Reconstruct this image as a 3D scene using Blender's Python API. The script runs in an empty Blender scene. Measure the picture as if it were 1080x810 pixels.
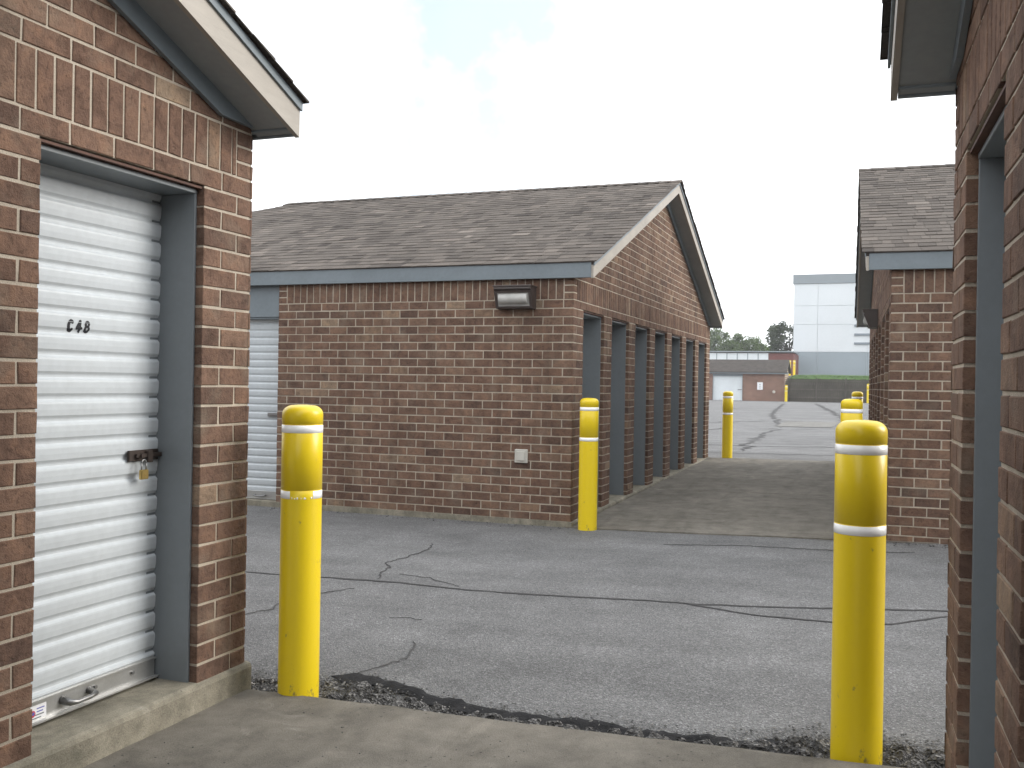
import bpy, math, random
from mathutils import Vector, Matrix, noise as mnoise
R = math.radians
rng = random.Random(7)
sc = bpy.context.scene
COL = sc.collection

# ------------------------------------------------------------------ helpers
class MB:
    """collects polygons, then links them as one mesh object"""
    def __init__(s):
        s.v = []; s.f = []; s.m = []; s.r = []
    def poly(s, pts, m=0, r=0.5):
        n = len(s.v); s.v.extend([tuple(p) for p in pts]); s.f.append(tuple(range(n, n + len(pts)))); s.m.append(m); s.r.append(r)
    def idx(s, verts, faces, m=0, r=0.5):
        n = len(s.v); s.v.extend([tuple(p) for p in verts])
        for f in faces:
            s.f.append(tuple(i + n for i in f)); s.m.append(m); s.r.append(r)
    def box(s, x0, x1, y0, y1, z0, z1, m=0, r=0.5):
        s.idx([(x0,y0,z0),(x1,y0,z0),(x1,y1,z0),(x0,y1,z0),(x0,y0,z1),(x1,y0,z1),(x1,y1,z1),(x0,y1,z1)],
              [(0,3,2,1),(4,5,6,7),(0,1,5,4),(1,2,6,5),(2,3,7,6),(3,0,4,7)], m, r)
    def bbox(s, x0, x1, y0, y1, z0, z1, b=0.004, m=0, r=0.5):
        """box with chamfered edges"""
        X = (x0, x1); Y = (y0, y1); Z = (z0, z1); vs = {}; V = []
        for i in (0,1):
            for j in (0,1):
                for k in (0,1):
                    sx = b if i == 0 else -b; sy = b if j == 0 else -b; sz = b if k == 0 else -b
                    for a, p in (('x', (X[i], Y[j]+sy, Z[k]+sz)), ('y', (X[i]+sx, Y[j], Z[k]+sz)), ('z', (X[i]+sx, Y[j]+sy, Z[k]))):
                        vs[(i,j,k,a)] = len(V); V.append(p)
        F = []
        for i in (0,1):
            F.append([vs[(i,0,0,'x')], vs[(i,1,0,'x')], vs[(i,1,1,'x')], vs[(i,0,1,'x')]][::(-1 if i == 0 else 1)])
            F.append([vs[(0,i,0,'y')], vs[(1,i,0,'y')], vs[(1,i,1,'y')], vs[(0,i,1,'y')]][::(1 if i == 0 else -1)])
            F.append([vs[(0,0,i,'z')], vs[(1,0,i,'z')], vs[(1,1,i,'z')], vs[(0,1,i,'z')]][::(-1 if i == 0 else 1)])
        for i in (0,1):
            for j in (0,1):
                F.append([vs[(i,j,0,'x')], vs[(i,j,1,'x')], vs[(i,j,1,'y')], vs[(i,j,0,'y')]][::(1 if (i+j) % 2 else -1)])
                F.append([vs[(i,0,j,'x')], vs[(i,1,j,'x')], vs[(i,1,j,'z')], vs[(i,0,j,'z')]][::(-1 if (i+j) % 2 else 1)])
                F.append([vs[(0,i,j,'y')], vs[(1,i,j,'y')], vs[(1,i,j,'z')], vs[(0,i,j,'z')]][::(1 if (i+j) % 2 else -1)])
                for k in (0,1):
                    F.append([vs[(i,j,k,'x')], vs[(i,j,k,'y')], vs[(i,j,k,'z')]][::(1 if (i+j+k) % 2 else -1)])
        s.idx(V, F, m, r)
    def prism(s, poly2, fn, a, b, m=0, r=0.5):
        """poly2: list of 2-D points, fn(p, t) gives 3-D; extruded from t=a to t=b"""
        n = len(poly2)
        V = [fn(p, a) for p in poly2] + [fn(p, b) for p in poly2]
        F = [tuple(range(n))[::-1], tuple(range(n, 2*n))]
        for i in range(n):
            j = (i + 1) % n; F.append((i, j, n + j, n + i))
        s.idx(V, F, m, r)
    def tube(s, pts, rad, seg=8, m=0, caps=True):
        pts = [Vector(p) for p in pts]
        if not isinstance(rad, (list, tuple)): rad = [rad] * len(pts)
        V = []; F = []
        for i, p in enumerate(pts):
            d = (pts[min(i+1, len(pts)-1)] - pts[max(i-1, 0)]).normalized()
            a = d.orthogonal().normalized() if i == 0 else (s._a - d * s._a.dot(d)).normalized()
            s._a = a; b = d.cross(a)
            for k in range(seg):
                t = 2*math.pi*k/seg; V.append(p + (a*math.cos(t) + b*math.sin(t)) * rad[i])
        for i in range(len(pts)-1):
            for k in range(seg):
                j = (k+1) % seg; F.append((i*seg+k, i*seg+j, (i+1)*seg+j, (i+1)*seg+k))
        if caps:
            F.append(tuple(range(seg))[::-1]); F.append(tuple(range((len(pts)-1)*seg, len(pts)*seg)))
        s.idx(V, F, m)
    def lathe(s, prof, seg=48, m=0, a0=0., a1=2*math.pi):
        full = abs(a1 - a0 - 2*math.pi) < 1e-6; n = seg if full else seg + 1
        V = []; F = []
        for (r, z) in prof:
            for k in range(n):
                t = a0 + (a1 - a0) * k / seg; V.append((r*math.cos(t), r*math.sin(t), z))
        for i in range(len(prof)-1):
            for k in range(seg):
                j = (k+1) % n; F.append((i*n+k, i*n+j, (i+1)*n+j, (i+1)*n+k))
        s.idx(V, F, m)
    def mesh(s, name, mats, sx=1, smooth=False):
        me = bpy.data.meshes.new(name)
        V = [(x*sx, y, z) for x, y, z in s.v] if sx != 1 else s.v
        Fc = [f[::-1] for f in s.f] if sx < 0 else s.f
        me.from_pydata(V, [], Fc)
        for m in mats: me.materials.append(m)
        me.polygons.foreach_set('material_index', s.m)
        at = me.attributes.new('tone', 'FLOAT', 'FACE'); at.data.foreach_set('value', s.r)
        if smooth: me.polygons.foreach_set('use_smooth', [True]*len(me.polygons))
        me.update(); return me
    def build(s, name, mats, parent=None, sx=1, smooth=False, loc=(0,0,0)):
        return link(name, s.mesh(name, mats if isinstance(mats, (list, tuple)) else [mats], sx, smooth), parent, loc)

def link(name, me, parent=None, loc=(0,0,0)):
    o = bpy.data.objects.new(name, me); COL.objects.link(o); o.location = loc
    if parent: o.parent = parent
    return o
def thing(name, label, cat, loc=(0,0,0), rz=0., group=None):
    o = bpy.data.objects.new(name, None); COL.objects.link(o)
    o.location = loc; o.rotation_euler = (0,0,rz); o.empty_display_size = .2
    return tag(o, label, cat, group)
def tag(o, label=None, cat=None, group=None, kind=None):
    if label: o['label'] = label
    if cat: o['category'] = cat
    if group: o['group'] = group
    if kind: o['kind'] = kind
    return o
def clip(poly, a, b, c):
    """keep the part of a 2-D polygon where a*u + b*v <= c"""
    out = []; n = len(poly)
    for i in range(n):
        p = poly[i]; q = poly[(i+1) % n]
        dp = a*p[0] + b*p[1] - c; dq = a*q[0] + b*q[1] - c
        if dp <= 0: out.append(p)
        if (dp < 0 < dq) or (dq < 0 < dp):
            t = dp/(dp-dq); out.append((p[0] + t*(q[0]-p[0]), p[1] + t*(q[1]-p[1])))
    return out
def area(poly):
    return abs(sum(poly[i][0]*poly[(i+1) % len(poly)][1] - poly[(i+1) % len(poly)][0]*poly[i][1] for i in range(len(poly))))/2

# ------------------------------------------------------------------ materials
class NT:
    def __init__(s, name):
        s.mat = bpy.data.materials.new(name); s.mat.use_nodes = True; s.t = s.mat.node_tree
        s.b = s.t.nodes['Principled BSDF']; s.co = s.n('ShaderNodeTexCoord').outputs['Object']
    def n(s, ty, **kw):
        nd = s.t.nodes.new(ty)
        for k, v in kw.items(): setattr(nd, k, v)
        return nd
    def l(s, a, b): s.t.links.new(a, b)
    def mapped(s, scale):
        m = s.n('ShaderNodeMapping'); m.inputs['Scale'].default_value = scale; s.l(s.co, m.inputs['Vector']); return m.outputs['Vector']
    def noise(s, scale, detail=4., rough=.55, vec=None, dist=0.):
        nd = s.n('ShaderNodeTexNoise'); nd.inputs['Scale'].default_value = scale; nd.inputs['Detail'].default_value = detail
        nd.inputs['Roughness'].default_value = rough; nd.inputs['Distortion'].default_value = dist
        s.l(vec or s.co, nd.inputs['Vector']); return nd.outputs['Fac']
    def voro(s, scale, feature='F1', out='Distance', vec=None, rand=1.):
        nd = s.n('ShaderNodeTexVoronoi', feature=feature); nd.inputs['Scale'].default_value = scale; nd.inputs['Randomness'].default_value = rand
        s.l(vec or s.co, nd.inputs['Vector']); return nd.outputs[out]
    def ramp(s, fac, stops, interp='LINEAR'):
        nd = s.n('ShaderNodeValToRGB'); cr = nd.color_ramp; cr.interpolation = interp
        while len(cr.elements) < len(stops): cr.elements.new(0.5)
        for e, (p, c) in zip(cr.elements, stops):
            e.position = p; e.color = (c, c, c, 1) if isinstance(c, (int, float)) else (*c, 1)
        s.l(fac, nd.inputs['Fac']); return nd.outputs['Color']
    def mix(s, a, b, fac=1., mode='MULTIPLY'):
        nd = s.n('ShaderNodeMix', data_type='RGBA', blend_type=mode)
        for sock, val in ((nd.inputs[0], fac), (nd.inputs[6], a), (nd.inputs[7], b)):
            if hasattr(val, 'node'): s.l(val, sock)
            elif isinstance(val, (int, float)): sock.default_value = val
            else: sock.default_value = (*val, 1)
        return nd.outputs[2]
    def math(s, op, a, b=0.):
        nd = s.n('ShaderNodeMath', operation=op)
        for sock, val in ((nd.inputs[0], a), (nd.inputs[1], b)):
            if hasattr(val, 'node'): s.l(val, sock)
            else: sock.default_value = val
        return nd.outputs[0]
    def color(s, c):
        if hasattr(c, 'node'): s.l(c, s.b.inputs['Base Color'])
        else: s.b.inputs['Base Color'].default_value = (*c, 1)
    def set(s, rough=.8, spec=.5, metal=0.):
        if hasattr(rough, 'node'): s.l(rough, s.b.inputs['Roughness'])
        else: s.b.inputs['Roughness'].default_value = rough
        s.b.inputs['Specular IOR Level'].default_value = spec; s.b.inputs['Metallic'].default_value = metal
    def bump(s, h, dist=.003, strength=1.):
        nd = s.n('ShaderNodeBump'); nd.inputs['Distance'].default_value = dist; nd.inputs['Strength'].default_value = strength
        s.l(h, nd.inputs['Height']); s.l(nd.outputs['Normal'], s.b.inputs['Normal'])
    def attr(s):
        nd = s.n('ShaderNodeAttribute'); nd.attribute_name = 'tone'; return nd.outputs['Fac']

def paint(name, c, rough=.5, var=.12, scale=3., spec=.5, bump=0., metal=0., streak=False, grain=None):
    t = NT(name)
    vec = t.mapped((1, 1, .12)) if streak else None
    n1 = t.noise(scale, 5, .6, vec)
    col = t.mix(c, t.ramp(n1, [(.3, 1-var), (.7, 1+var*.4)]))
    n2 = t.noise(scale*18, 3, .6, t.mapped(grain) if grain else None)
    col = t.mix(col, t.ramp(n2, [(.35, 1-var*.5), (.65, 1.)]))
    t.color(col); t.set(rough, spec, metal)
    if bump: t.bump(n2, bump)
    return t.mat

def m_brick():
    t = NT('brick'); a = t.attr()
    base = t.ramp(a, [(0., (.104,.066,.051)), (.25, (.134,.082,.060)), (.55, (.158,.095,.068)), (.8, (.180,.112,.080)), (.92, (.205,.138,.096)), (1., (.250,.183,.130))])
    sh = t.n('ShaderNodeVectorMath', operation='ADD'); t.l(t.co, sh.inputs[0])
    k = t.n('ShaderNodeCombineXYZ'); mm = t.math('MULTIPLY', a, 37.); t.l(mm, k.inputs[0]); t.l(mm, k.inputs[1]); t.l(mm, k.inputs[2]); t.l(k.outputs[0], sh.inputs[1])
    v = sh.outputs[0]
    n1 = t.noise(11, 6, .65, v, .6); n2 = t.noise(55, 5, .7, v); n3 = t.noise(260, 2, .6, v)
    c = t.mix(base, t.ramp(n1, [(.26, (.55,.53,.53)), (.5, (1.,1.,1.)), (.75, (1.42,1.36,1.25))]))
    c = t.mix(c, t.ramp(n2, [(.30, .45), (.42, 1.), (.7, 1.15)]))
    dust = t.ramp(t.noise(4.5, 4, .6), [(.52, 0.), (.80, .38)])
    c = t.mix(c, (.30,.26,.20), dust, 'MIX')
    stk = t.noise(2.2, 5, .65, t.mapped((1, 1, .10))); c = t.mix(c, t.ramp(stk, [(.34, .74), (.5, 1.), (.75, 1.08)]))
    t.color(c); t.set(.93, .25)
    h = t.math('ADD', t.math('MULTIPLY', n2, 1.), t.math('MULTIPLY', n3, .35)); t.bump(t.math('ADD', h, t.math('MULTIPLY', n1, 1.2)), .007)
    return t.mat
def m_mortar():
    t = NT('mortar'); n = t.noise(6, 5, .6); g = t.noise(320, 3, .7)
    stk = t.noise(2.2, 5, .65, t.mapped((1, 1, .10)))
    c = t.mix(t.ramp(n, [(.3, (.42,.365,.295)), (.7, (.56,.49,.40))]), t.ramp(g, [(.3, .75), (.6, 1.1)])); c = t.mix(c, t.ramp(stk, [(.34, .72), (.5, 1.)]))
    t.color(c); t.set(.95, .2); t.bump(g, .004); return t.mat
def m_asphalt():
    t = NT('asphalt')
    big = t.noise(.35, 5, .6); mid = t.noise(2.2, 5, .65); 
    c = t.ramp(big, [(.3, (.146,.145,.146)), (.7, (.188,.187,.187))])
    c = t.mix(c, t.ramp(mid, [(.3, .82), (.7, 1.15)]))
    st = t.noise(1.1, 4, .6, t.mapped((.25, 1.8, 1))); c = t.mix(c, t.ramp(st, [(.35, .86), (.65, 1.07)]))
    oil = t.noise(.9, 5, .7, None, .6); c = t.mix(c, t.ramp(oil, [(.58, 1.), (.70, .80)]))
    vc = t.voro(135, 'F1', 'Color'); sep = t.n('ShaderNodeSeparateColor'); t.l(vc, sep.inputs[0])
    ag = t.ramp(sep.outputs[0], [(0., .60), (.35, .88), (.65, 1.02), (.88, 1.26), (1., 1.75)])
    c = t.mix(c, ag)
    fine = t.noise(420, 2, .7); c = t.mix(c, t.ramp(fine, [(.3, .82), (.7, 1.18)]))
    t.color(c); t.set(.88, .35)
    h = t.math('ADD', t.voro(125), t.math('MULTIPLY', fine, .5)); t.bump(h, .006); return t.mat
def m_crumble():
    t = NT('crumbled asphalt'); a = t.noise(9, 5, .7); vc = t.voro(95, 'F1', 'Color'); sep = t.n('ShaderNodeSeparateColor'); t.l(vc, sep.inputs[0])
    c = t.mix(t.ramp(a, [(.34, (.026,.025,.025)), (.68, (.115,.111,.108))]), t.ramp(sep.outputs[0], [(0., .4), (.6, 1.), (.9, 1.8), (1., 4.)]))
    t.color(c); t.set(.9, .4); t.bump(t.math('ADD', t.voro(95), a), .012); return t.mat
def m_tar():
    t = NT('tar'); a = t.noise(14, 5, .7)
    t.color(t.ramp(a, [(.3, (.014,.014,.015)), (.7, (.034,.033,.035))])); t.set(.88, .2); t.bump(t.noise(60, 4, .7), .006); return t.mat
def m_concrete(name, c0, c1, stain, sc_=1.):
    t = NT(name); a = t.noise(1.1*sc_, 6, .62, None, .4); b = t.noise(6*sc_, 5, .65); g = t.noise(170, 4, .75)
    st = t.noise(1.7*sc_, 5, .6, t.mapped((2.0, .5, 1)), 1.2)
    c = t.ramp(a, [(.28, c0), (.72, c1)])
    c = t.mix(c, stain, t.ramp(st, [(.46, 0.), (.70, .55)]), 'MIX')
    c = t.mix(c, t.ramp(b, [(.3, .70), (.7, 1.20)]))
    sc2 = t.noise(3.2*sc_, 6, .7, t.mapped((.5, 1.3, 1)), 1.5); c = t.mix(c, (.36,.34,.30), t.ramp(sc2, [(.60, 0.), (.74, .45)]), 'MIX'); c = t.mix(c, t.ramp(g, [(.28, .70), (.5, 1.), (.72, 1.2)]))
    pit = t.voro(26*sc_); pm = t.ramp(pit, [(.08, .35), (.16, 1.)]); wh = t.ramp(t.noise(2.3*sc_, 3), [(.50, 0.), (.58, 1.)])
    c = t.mix(c, t.mix(c, pm), wh, 'MIX')
    t.color(c); t.set(.92, .3); t.bump(t.math('ADD', g, t.math('MULTIPLY', b, .6)), .004); return t.mat
def m_shingle():
    t = NT('shingle'); a = t.attr()
    c = t.ramp(a, [(0., (.050,.042,.038)), (.3, (.085,.073,.065)), (.6, (.120,.104,.092)), (.85, (.150,.128,.112)), (1., (.190,.165,.145))])
    g = t.noise(300, 3, .7); c = t.mix(c, t.ramp(g, [(.3, .6), (.7, 1.4)])); b = t.noise(1.2, 4); c = t.mix(c, t.ramp(b, [(.3, .85), (.7, 1.12)]))
    t.color(c); t.set(.95, .2); t.bump(g, .004); return t.mat
def m_yellow():
    t = NT('bollard yellow'); a = t.noise(3, 4, .6, t.mapped((1, 1, .35))); b = t.noise(40, 4, .7)
    c = t.mix((.78,.575,.012), t.ramp(a, [(.3, (.94,.93,.9)), (.7, (1.04,1.04,1.)) ]))
    c = t.mix(c, t.ramp(b, [(.22, (.86,.84,.8)), (.36, (1.,1.,1.))]))
    sep = t.n('ShaderNodeSeparateXYZ'); t.l(t.co, sep.inputs[0])
    sp = t.noise(30, 5, .7, t.mapped((1, 1, .5))); hgt = t.ramp(sep.outputs[2], [(.0, .12), (.09, .02), (.5, 0.), (1., 0.)])
    dirt = t.ramp(t.math('ADD', sp, hgt), [(.66, 0.), (.74, .7)]); c = t.mix(c, (.13,.115,.085), dirt, 'MIX')
    sc3 = t.noise(7, 6, .75, t.mapped((1, 1, 5)), .5); c = t.mix(c, (.55,.40,.10), t.ramp(sc3, [(.68, 0.), (.73, .55)]), 'MIX')
    t.color(c); t.set(.34, .5); t.bump(t.noise(9, 3), .002); return t.mat
def m_leaf(name, lo, hi):
    t = NT(name); a = t.attr(); c = t.ramp(a, [(0., lo), (1., hi)]); t.color(c); t.set(.6, .3)
    tr = t.n('ShaderNodeBsdfTranslucent'); t.l(c, tr.inputs['Color']); mx = t.n('ShaderNodeMixShader'); mx.inputs[0].default_value = .5
    t.l(t.b.outputs[0], mx.inputs[1]); t.l(tr.outputs[0], mx.inputs[2]); t.l(mx.outputs[0], t.t.nodes['Material Output'].inputs['Surface']); return t.mat
def m_farbrick():
    t = NT('far brick'); br = t.n('ShaderNodeTexBrick')
    mp = t.n('ShaderNodeMapping'); mp.inputs['Rotation'].default_value = (R(90), 0, 0); t.l(t.co, mp.inputs['Vector']); t.l(mp.outputs[0], br.inputs['Vector'])
    br.inputs['Scale'].default_value = 1.; br.inputs['Brick Width'].default_value = .21; br.inputs['Row Height'].default_value = .083; br.inputs['Mortar Size'].default_value = .006
    br.inputs['Color1'].default_value = (.16,.075,.058,1); br.inputs['Color2'].default_value = (.21,.105,.08,1); br.inputs['Mortar'].default_value = (.4,.35,.27,1)
    c = t.mix(br.outputs['Color'], t.ramp(t.noise(.9, 5), [(.3, .75), (.7, 1.15)])); t.color(c); t.set(.93, .25); return t.mat
def m_wood(name, c0, c1):
    t = NT(name); a = t.noise(3, 5, .7, t.mapped((9, 9, .6))); b = t.noise(.8, 4)
    t.color(t.mix(t.ramp(a, [(.3, c0), (.7, c1)]), t.ramp(b, [(.3, .7), (.7, 1.15)]))); t.set(.9, .25); return t.mat
def m_grass():
    t = NT('grass green'); a = t.noise(.6, 6, .7); b = t.noise(9, 4, .7)
    t.color(t.mix(t.ramp(a, [(.3, (.036,.080,.014)), (.7, (.068,.130,.026))]), t.ramp(b, [(.3, .7), (.7, 1.25)]))); t.set(.9, .2); return t.mat

BRICK = m_brick(); MORTAR = m_mortar(); ASPH = m_asphalt(); CRUM = m_crumble(); TAR = m_tar(); SHING = m_shingle(); YEL = m_yellow()
SLAB = m_concrete('alley concrete', (.145,.131,.110), (.212,.194,.165), (.098,.088,.073))
FOUND = m_concrete('sill concrete', (.20,.182,.142), (.34,.31,.245), (.085,.085,.065), 2.2)
GREY = paint('blue grey trim paint', (.178,.210,.232), .55, .14, 1.6, bump=.0006)
JAMB = paint('grey steel frame paint', (.172,.190,.203), .42, .10, 2.0, streak=True)
SOFF = paint('soffit paint', (.30,.325,.335), .6, .14, 1.5)
CREAM = paint('weathered cream paint', (.37,.335,.29), .6, .16, 2.5, grain=(1, .12, 1), bump=.001)
WHITE = paint('white door enamel', (.545,.58,.605), .38, .13, 1.5, streak=True)
ALU = paint('aluminium bar', (.52,.52,.51), .38, .15, 6., metal=.75)
STEEL = paint('dull steel', (.30,.30,.30), .40, .2, 12., metal=.8)
RUST = paint('rusty latch steel', (.060,.042,.034), .6, .5, 25., metal=.3)
LINT = paint('red oxide lintel', (.115,.050,.032), .7, .4, 12.)
BRASS = paint('brass', (.62,.44,.16), .32, .15, 20., metal=.9)
BRONZE = paint('dark bronze housing', (.060,.045,.040), .45, .15, 8.)
BLACK = paint('black paint', (.012,.012,.016), .6, .1, 8.)
BAND = paint('white reflective tape', (.93,.93,.92), .22, .02, 8.)
PLATE = paint('pale grey plastic', (.52,.50,.45), .5, .1, 9.)
STICK = paint('white sticker', (.78,.78,.80), .5, .05, 9.); RED = paint('red print', (.50,.05,.08), .5, .1, 9.); BLUE = paint('blue print', (.10,.11,.40), .5, .1, 9.)
def m_glass():
    t = NT('ribbed lens'); a = t.noise(8, 3); t.color(t.ramp(a, [(.3, (.42,.41,.39)), (.7, (.58,.57,.54))])); t.set(.12, .6)
    w = t.n('ShaderNodeTexWave'); w.inputs['Scale'].default_value = 30; t.l(t.co, w.inputs['Vector']); t.bump(w.outputs['Fac'], .003); return t.mat
LENS = m_glass()

# ------------------------------------------------------------------ ground
def gz(x, y):
    t = min(1., max(0., (y - 8.85)/8.)); a = min(3., max(0., x + 2.6))*.026
    return a*(1 - .5*t) + .13*t
def lines(a, b, fine, parts):
    out = []; x = a
    for (hi, st) in parts:
        while x < hi - 1e-6: out.append(x); x += st
        x = hi
    out.append(b); return out
def edge_y(x):
    P = [(-6,3.72),(-2.7,3.77),(-2.37,3.88),(-2.15,3.90),(-1.87,3.76),(-1.6,3.71),(-1.25,3.675),(-.9,3.67),(-.6,3.68),(-.39,3.75),(-.2,3.88),(.26,3.85),(3,3.75)]
    for (x0, y0), (x1, y1) in zip(P, P[1:]):
        if x0 <= x <= x1: return y0 + (y1-y0)*(x-x0)/(x1-x0)
    return 3.7
def road_z(x, y):
    z = gz(x, y)
    e = edge_y(x) + .03*mnoise.noise(Vector((x*6, y*6, 0)))
    if 3.3 < y < e + .08 and -3.2 < x < .9:
        z -= .03*min(1., max(0., (e + .05 - y)/.07))
    return z + .006*mnoise.noise(Vector((x*.9, y*.9, 3)))
def ground():
    xs = lines(-600, 600, 0, [(-100, 100), (-20, 8), (-3.0, .5), (.6, .06), (20, .5), (100, 8), (600, 100)])
    ys = lines(-300, 900, 0, [(-20, 60), (3.0, 1.), (4.2, .04), (9.2, .2), (17.2, .5), (100, 4), (900, 100)])
    nx = len(xs); mb = MB(); V = [(x, y, road_z(x, y)) for y in ys for x in xs]
    F = [(j*nx+i, j*nx+i+1, (j+1)*nx+i+1, (j+1)*nx+i) for j in range(len(ys)-1) for i in range(nx-1)]
    mb.idx(V, F); o = mb.build('ground', ASPH, smooth=True); tag(o, kind='structure')
ground()
def slab(name, x0, x1, y0, y1, off, mats, rag0=0., rag1=0., nx=70, ny=24):
    mb = MB(); V = []; F = []
    for j in range(ny+1):
        for i in range(nx+1):
            x = x0 + (x1-x0)*i/nx; y = y0 + (y1-y0)*j/ny
            if j == 0: y += rag0*mnoise.noise(Vector((x*9, 1.7, 5)))
            if j == ny: y += rag1*(mnoise.noise(Vector((x*4, 4.1, 5))) + .6*mnoise.noise(Vector((x*17, 2.1, 5))))
            V.append((x, y, gz(x, y) + off + .003*mnoise.noise(Vector((x*1.3, y*1.3, 9)))))
    for j in range(ny):
        for i in range(nx):
            F.append((j*(nx+1)+i, j*(nx+1)+i+1, (j+1)*(nx+1)+i+1, (j+1)*(nx+1)+i))
    mb.idx(V, F)
    for j in (0, ny):
        for i in range(nx):
            a = V[j*(nx+1)+i]; b = V[j*(nx+1)+i+1]; d = 0
            mb.poly([a, b, (b[0], b[1]+d, b[2]-.12), (a[0], a[1]+d, a[2]-.12)])
    tag(mb.build(name, mats, smooth=False), kind='structure')
slab('alley_pavement', -2.75, .62, -9., 3.59, .004, SLAB, 0, .012, 120, 40)
slab('alley_pavement', -2.9, .5, 8.83, 12.0, .012, SLAB, .008, 0)
slab('alley_pavement', -2.9, .5, 12.012, 16.86, .012, SLAB, 0, .008)

# crumbled strip between the road and the near slab, as displaced lumps
def crumbled():
    mb = MB(); dx = .012; dy = .012; nx = int(3.7/dx); ny = int(.46/dy); idx = {}; V = []; F = []
    for j in range(ny+1):
        for i in range(nx+1):
            x = -3.0 + i*dx; y = 3.56 + j*dy
            e = edge_y(x) + .05*mnoise.noise(Vector((x*5, y*5, 1))) + .03*mnoise.noise(Vector((x*19, y*19, 2)))
            if y > e: continue
            c = mnoise.voronoi(Vector((x*11, y*11, 0)))[0]; lump = max(0., min(1., (c[1]-c[0])*3.2))
            ins = min(1., (e-y)/.04)
            for (bx_, by_) in ((-2.358,3.655),(-.05,3.70)):
                lump *= min(1., max(0., (math.hypot(x-bx_, y-by_)-.10)/.06))
            z = gz(x, y) - .030 + .034*lump*(.6 + .4*ins) + .006*mnoise.noise(Vector((x*60, y*60, 0)))
            if y < 3.60: z = min(z, gz(x, y) + .002)
            idx[(i, j)] = len(V); V.append((x, y, z))
    for j in range(ny):
        for i in range(nx):
            k = [(i, j), (i+1, j), (i+1, j+1), (i, j+1)]
            if all(q in idx for q in k): F.append(tuple(idx[q] for q in k))
    mb.idx(V, F); tag(mb.build('broken_asphalt_edge', CRUM), kind='structure')
crumbled()
def ribbon(mb, path, w, zoff, step=.05, wob=.012, wvar=.4, seed=0, thin=True):
    P = [Vector((x, y, 0)) for x, y in path]; pts = []
    for a, b in zip(P, P[1:]):
        n = max(1, int((b-a).length/step))
        for k in range(n): pts.append(a + (b-a)*k/n)
    pts.append(P[-1]); V = []; F = []; n = len(pts)
    for i, p in enumerate(pts):
        d = (pts[min(n-1, i+1)] - pts[max(0, i-1)]).normalized(); q = Vector((-d.y, d.x, 0))
        s = p + q*(wob*(mnoise.noise(Vector((i*step*7, seed, 0))) + .7*mnoise.noise(Vector((i*step*23, seed, 4)))))
        ww = w*(1 + wvar*1.6*mnoise.noise(Vector((i*step*5, seed+9, 0))) + wvar*mnoise.noise(Vector((i*step*31, seed+9, 0))))*.5
        e = min(1., (i+.25)/3, (n-1-i+.25)/3) if thin else 1.
        for sd in (-1, -.4, .4, 1):
            v = s + q*(sd*ww*e); V.append((v.x, v.y, road_z(v.x, v.y) + zoff + (.003 if abs(sd) < .5 else 0)))
    for i in range(n-1):
        for k in range(3): F.append((4*i+k, 4*i+k+1, 4*i+k+5, 4*i+k+4))
    mb.idx(V, F)
CRK = paint('crack fill', (.055,.053,.053), .9, .3, 20.); seals = MB(); edge_tar = MB()
ribbon(seals, [(-7.5,5.5),(-4.19,5.78),(-3.67,5.84),(-3.03,5.90),(-2.32,5.87),(-1.81,5.88),(-1.33,5.92),(-.98,5.93),(-.54,6.0),(.42,6.22),(3.,6.6)], .026, .003, wob=.014, wvar=.55, seed=1, thin=False)
ribbon(seals, [(-1.09,5.92),(-.62,5.74),(-.2,5.71),(.09,5.76),(.42,6.09)], .022, .003, seed=2)
ribbon(edge_tar, [(-2.34,3.90),(-2.15,3.915),(-1.95,3.83),(-1.75,3.745),(-1.5,3.70),(-1.2,3.67),(-.9,3.665),(-.6,3.67),(-.42,3.70),(-.30,3.80)], .052, .014, step=.03, wob=.012, wvar=.5, seed=3)
ribbon(edge_tar, [(-1.75,3.68),(-1.4,3.645),(-1.0,3.635),(-.5,3.645)], .045, .002, step=.03, wob=.012, wvar=.7, seed=4)
tag(seals.build('crack_sealant', CRK), kind='structure'); tag(edge_tar.build('tar_strip', TAR), kind='structure')
cr = MB()
for k, (p, w) in enumerate([([(-3.2,5.92),(-3.30,6.20),(-3.34,6.38),(-3.46,6.50),(-3.40,6.79),(-3.41,7.16),(-3.49,7.43)], .013), ([(-2.24,3.95),(-2.19,4.08),(-2.14,4.26),(-2.19,4.43),(-2.26,4.59)], .011),
        ([(-3.75,4.55),(-3.43,4.74),(-3.36,4.92),(-3.42,5.08),(-3.30,5.45),(-3.2,5.6)], .010), ([(-1.67,8.12),(-1.06,8.26),(-.3,8.25),(.3,8.3)], .02), ([(-3.15,6.15),(-2.9,6.12),(-2.6,5.95)], .008),
        ([(-2.62,5.0),(-2.5,5.02),(-2.42,5.03)], .007)]):
    ribbon(cr, p, w*.75, .004, .03, .035, .8, 20+k)
for k, (p, w) in enumerate([([(-2.40,19.0),(-2.55,20.9),(-2.68,24.2),(-2.80,30.)], .10), ([(-6,18.7),(-2.98,18.3),(-.65,18.4),(3,18.6)], .05), ([(-6,20.4),(-3.32,20.6),(-.73,20.9),(3,21.2)], .06),
        ([(-2.74,30.9),(-3.57,37.8),(-4.48,45.6),(-6.55,74.9)], .16), ([(-.72,34.5),(-1.33,42.),(-2.43,56.2),(-4.4,78.3)], .2), ([(-5.5,33),(-3.9,36),(-2.9,37),(-1.5,36)], .09), ([(-8,55),(-4,60),(-2,58)], .14), ([(-5.2,25),(-4.2,29),(-4.6,34)], .12)]):
    ribbon(cr, p, w, .006, .3, .30, .8, 50+k)
tag(cr.build('asphalt_crack', CRK), kind='structure')
pt = MB()
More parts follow.
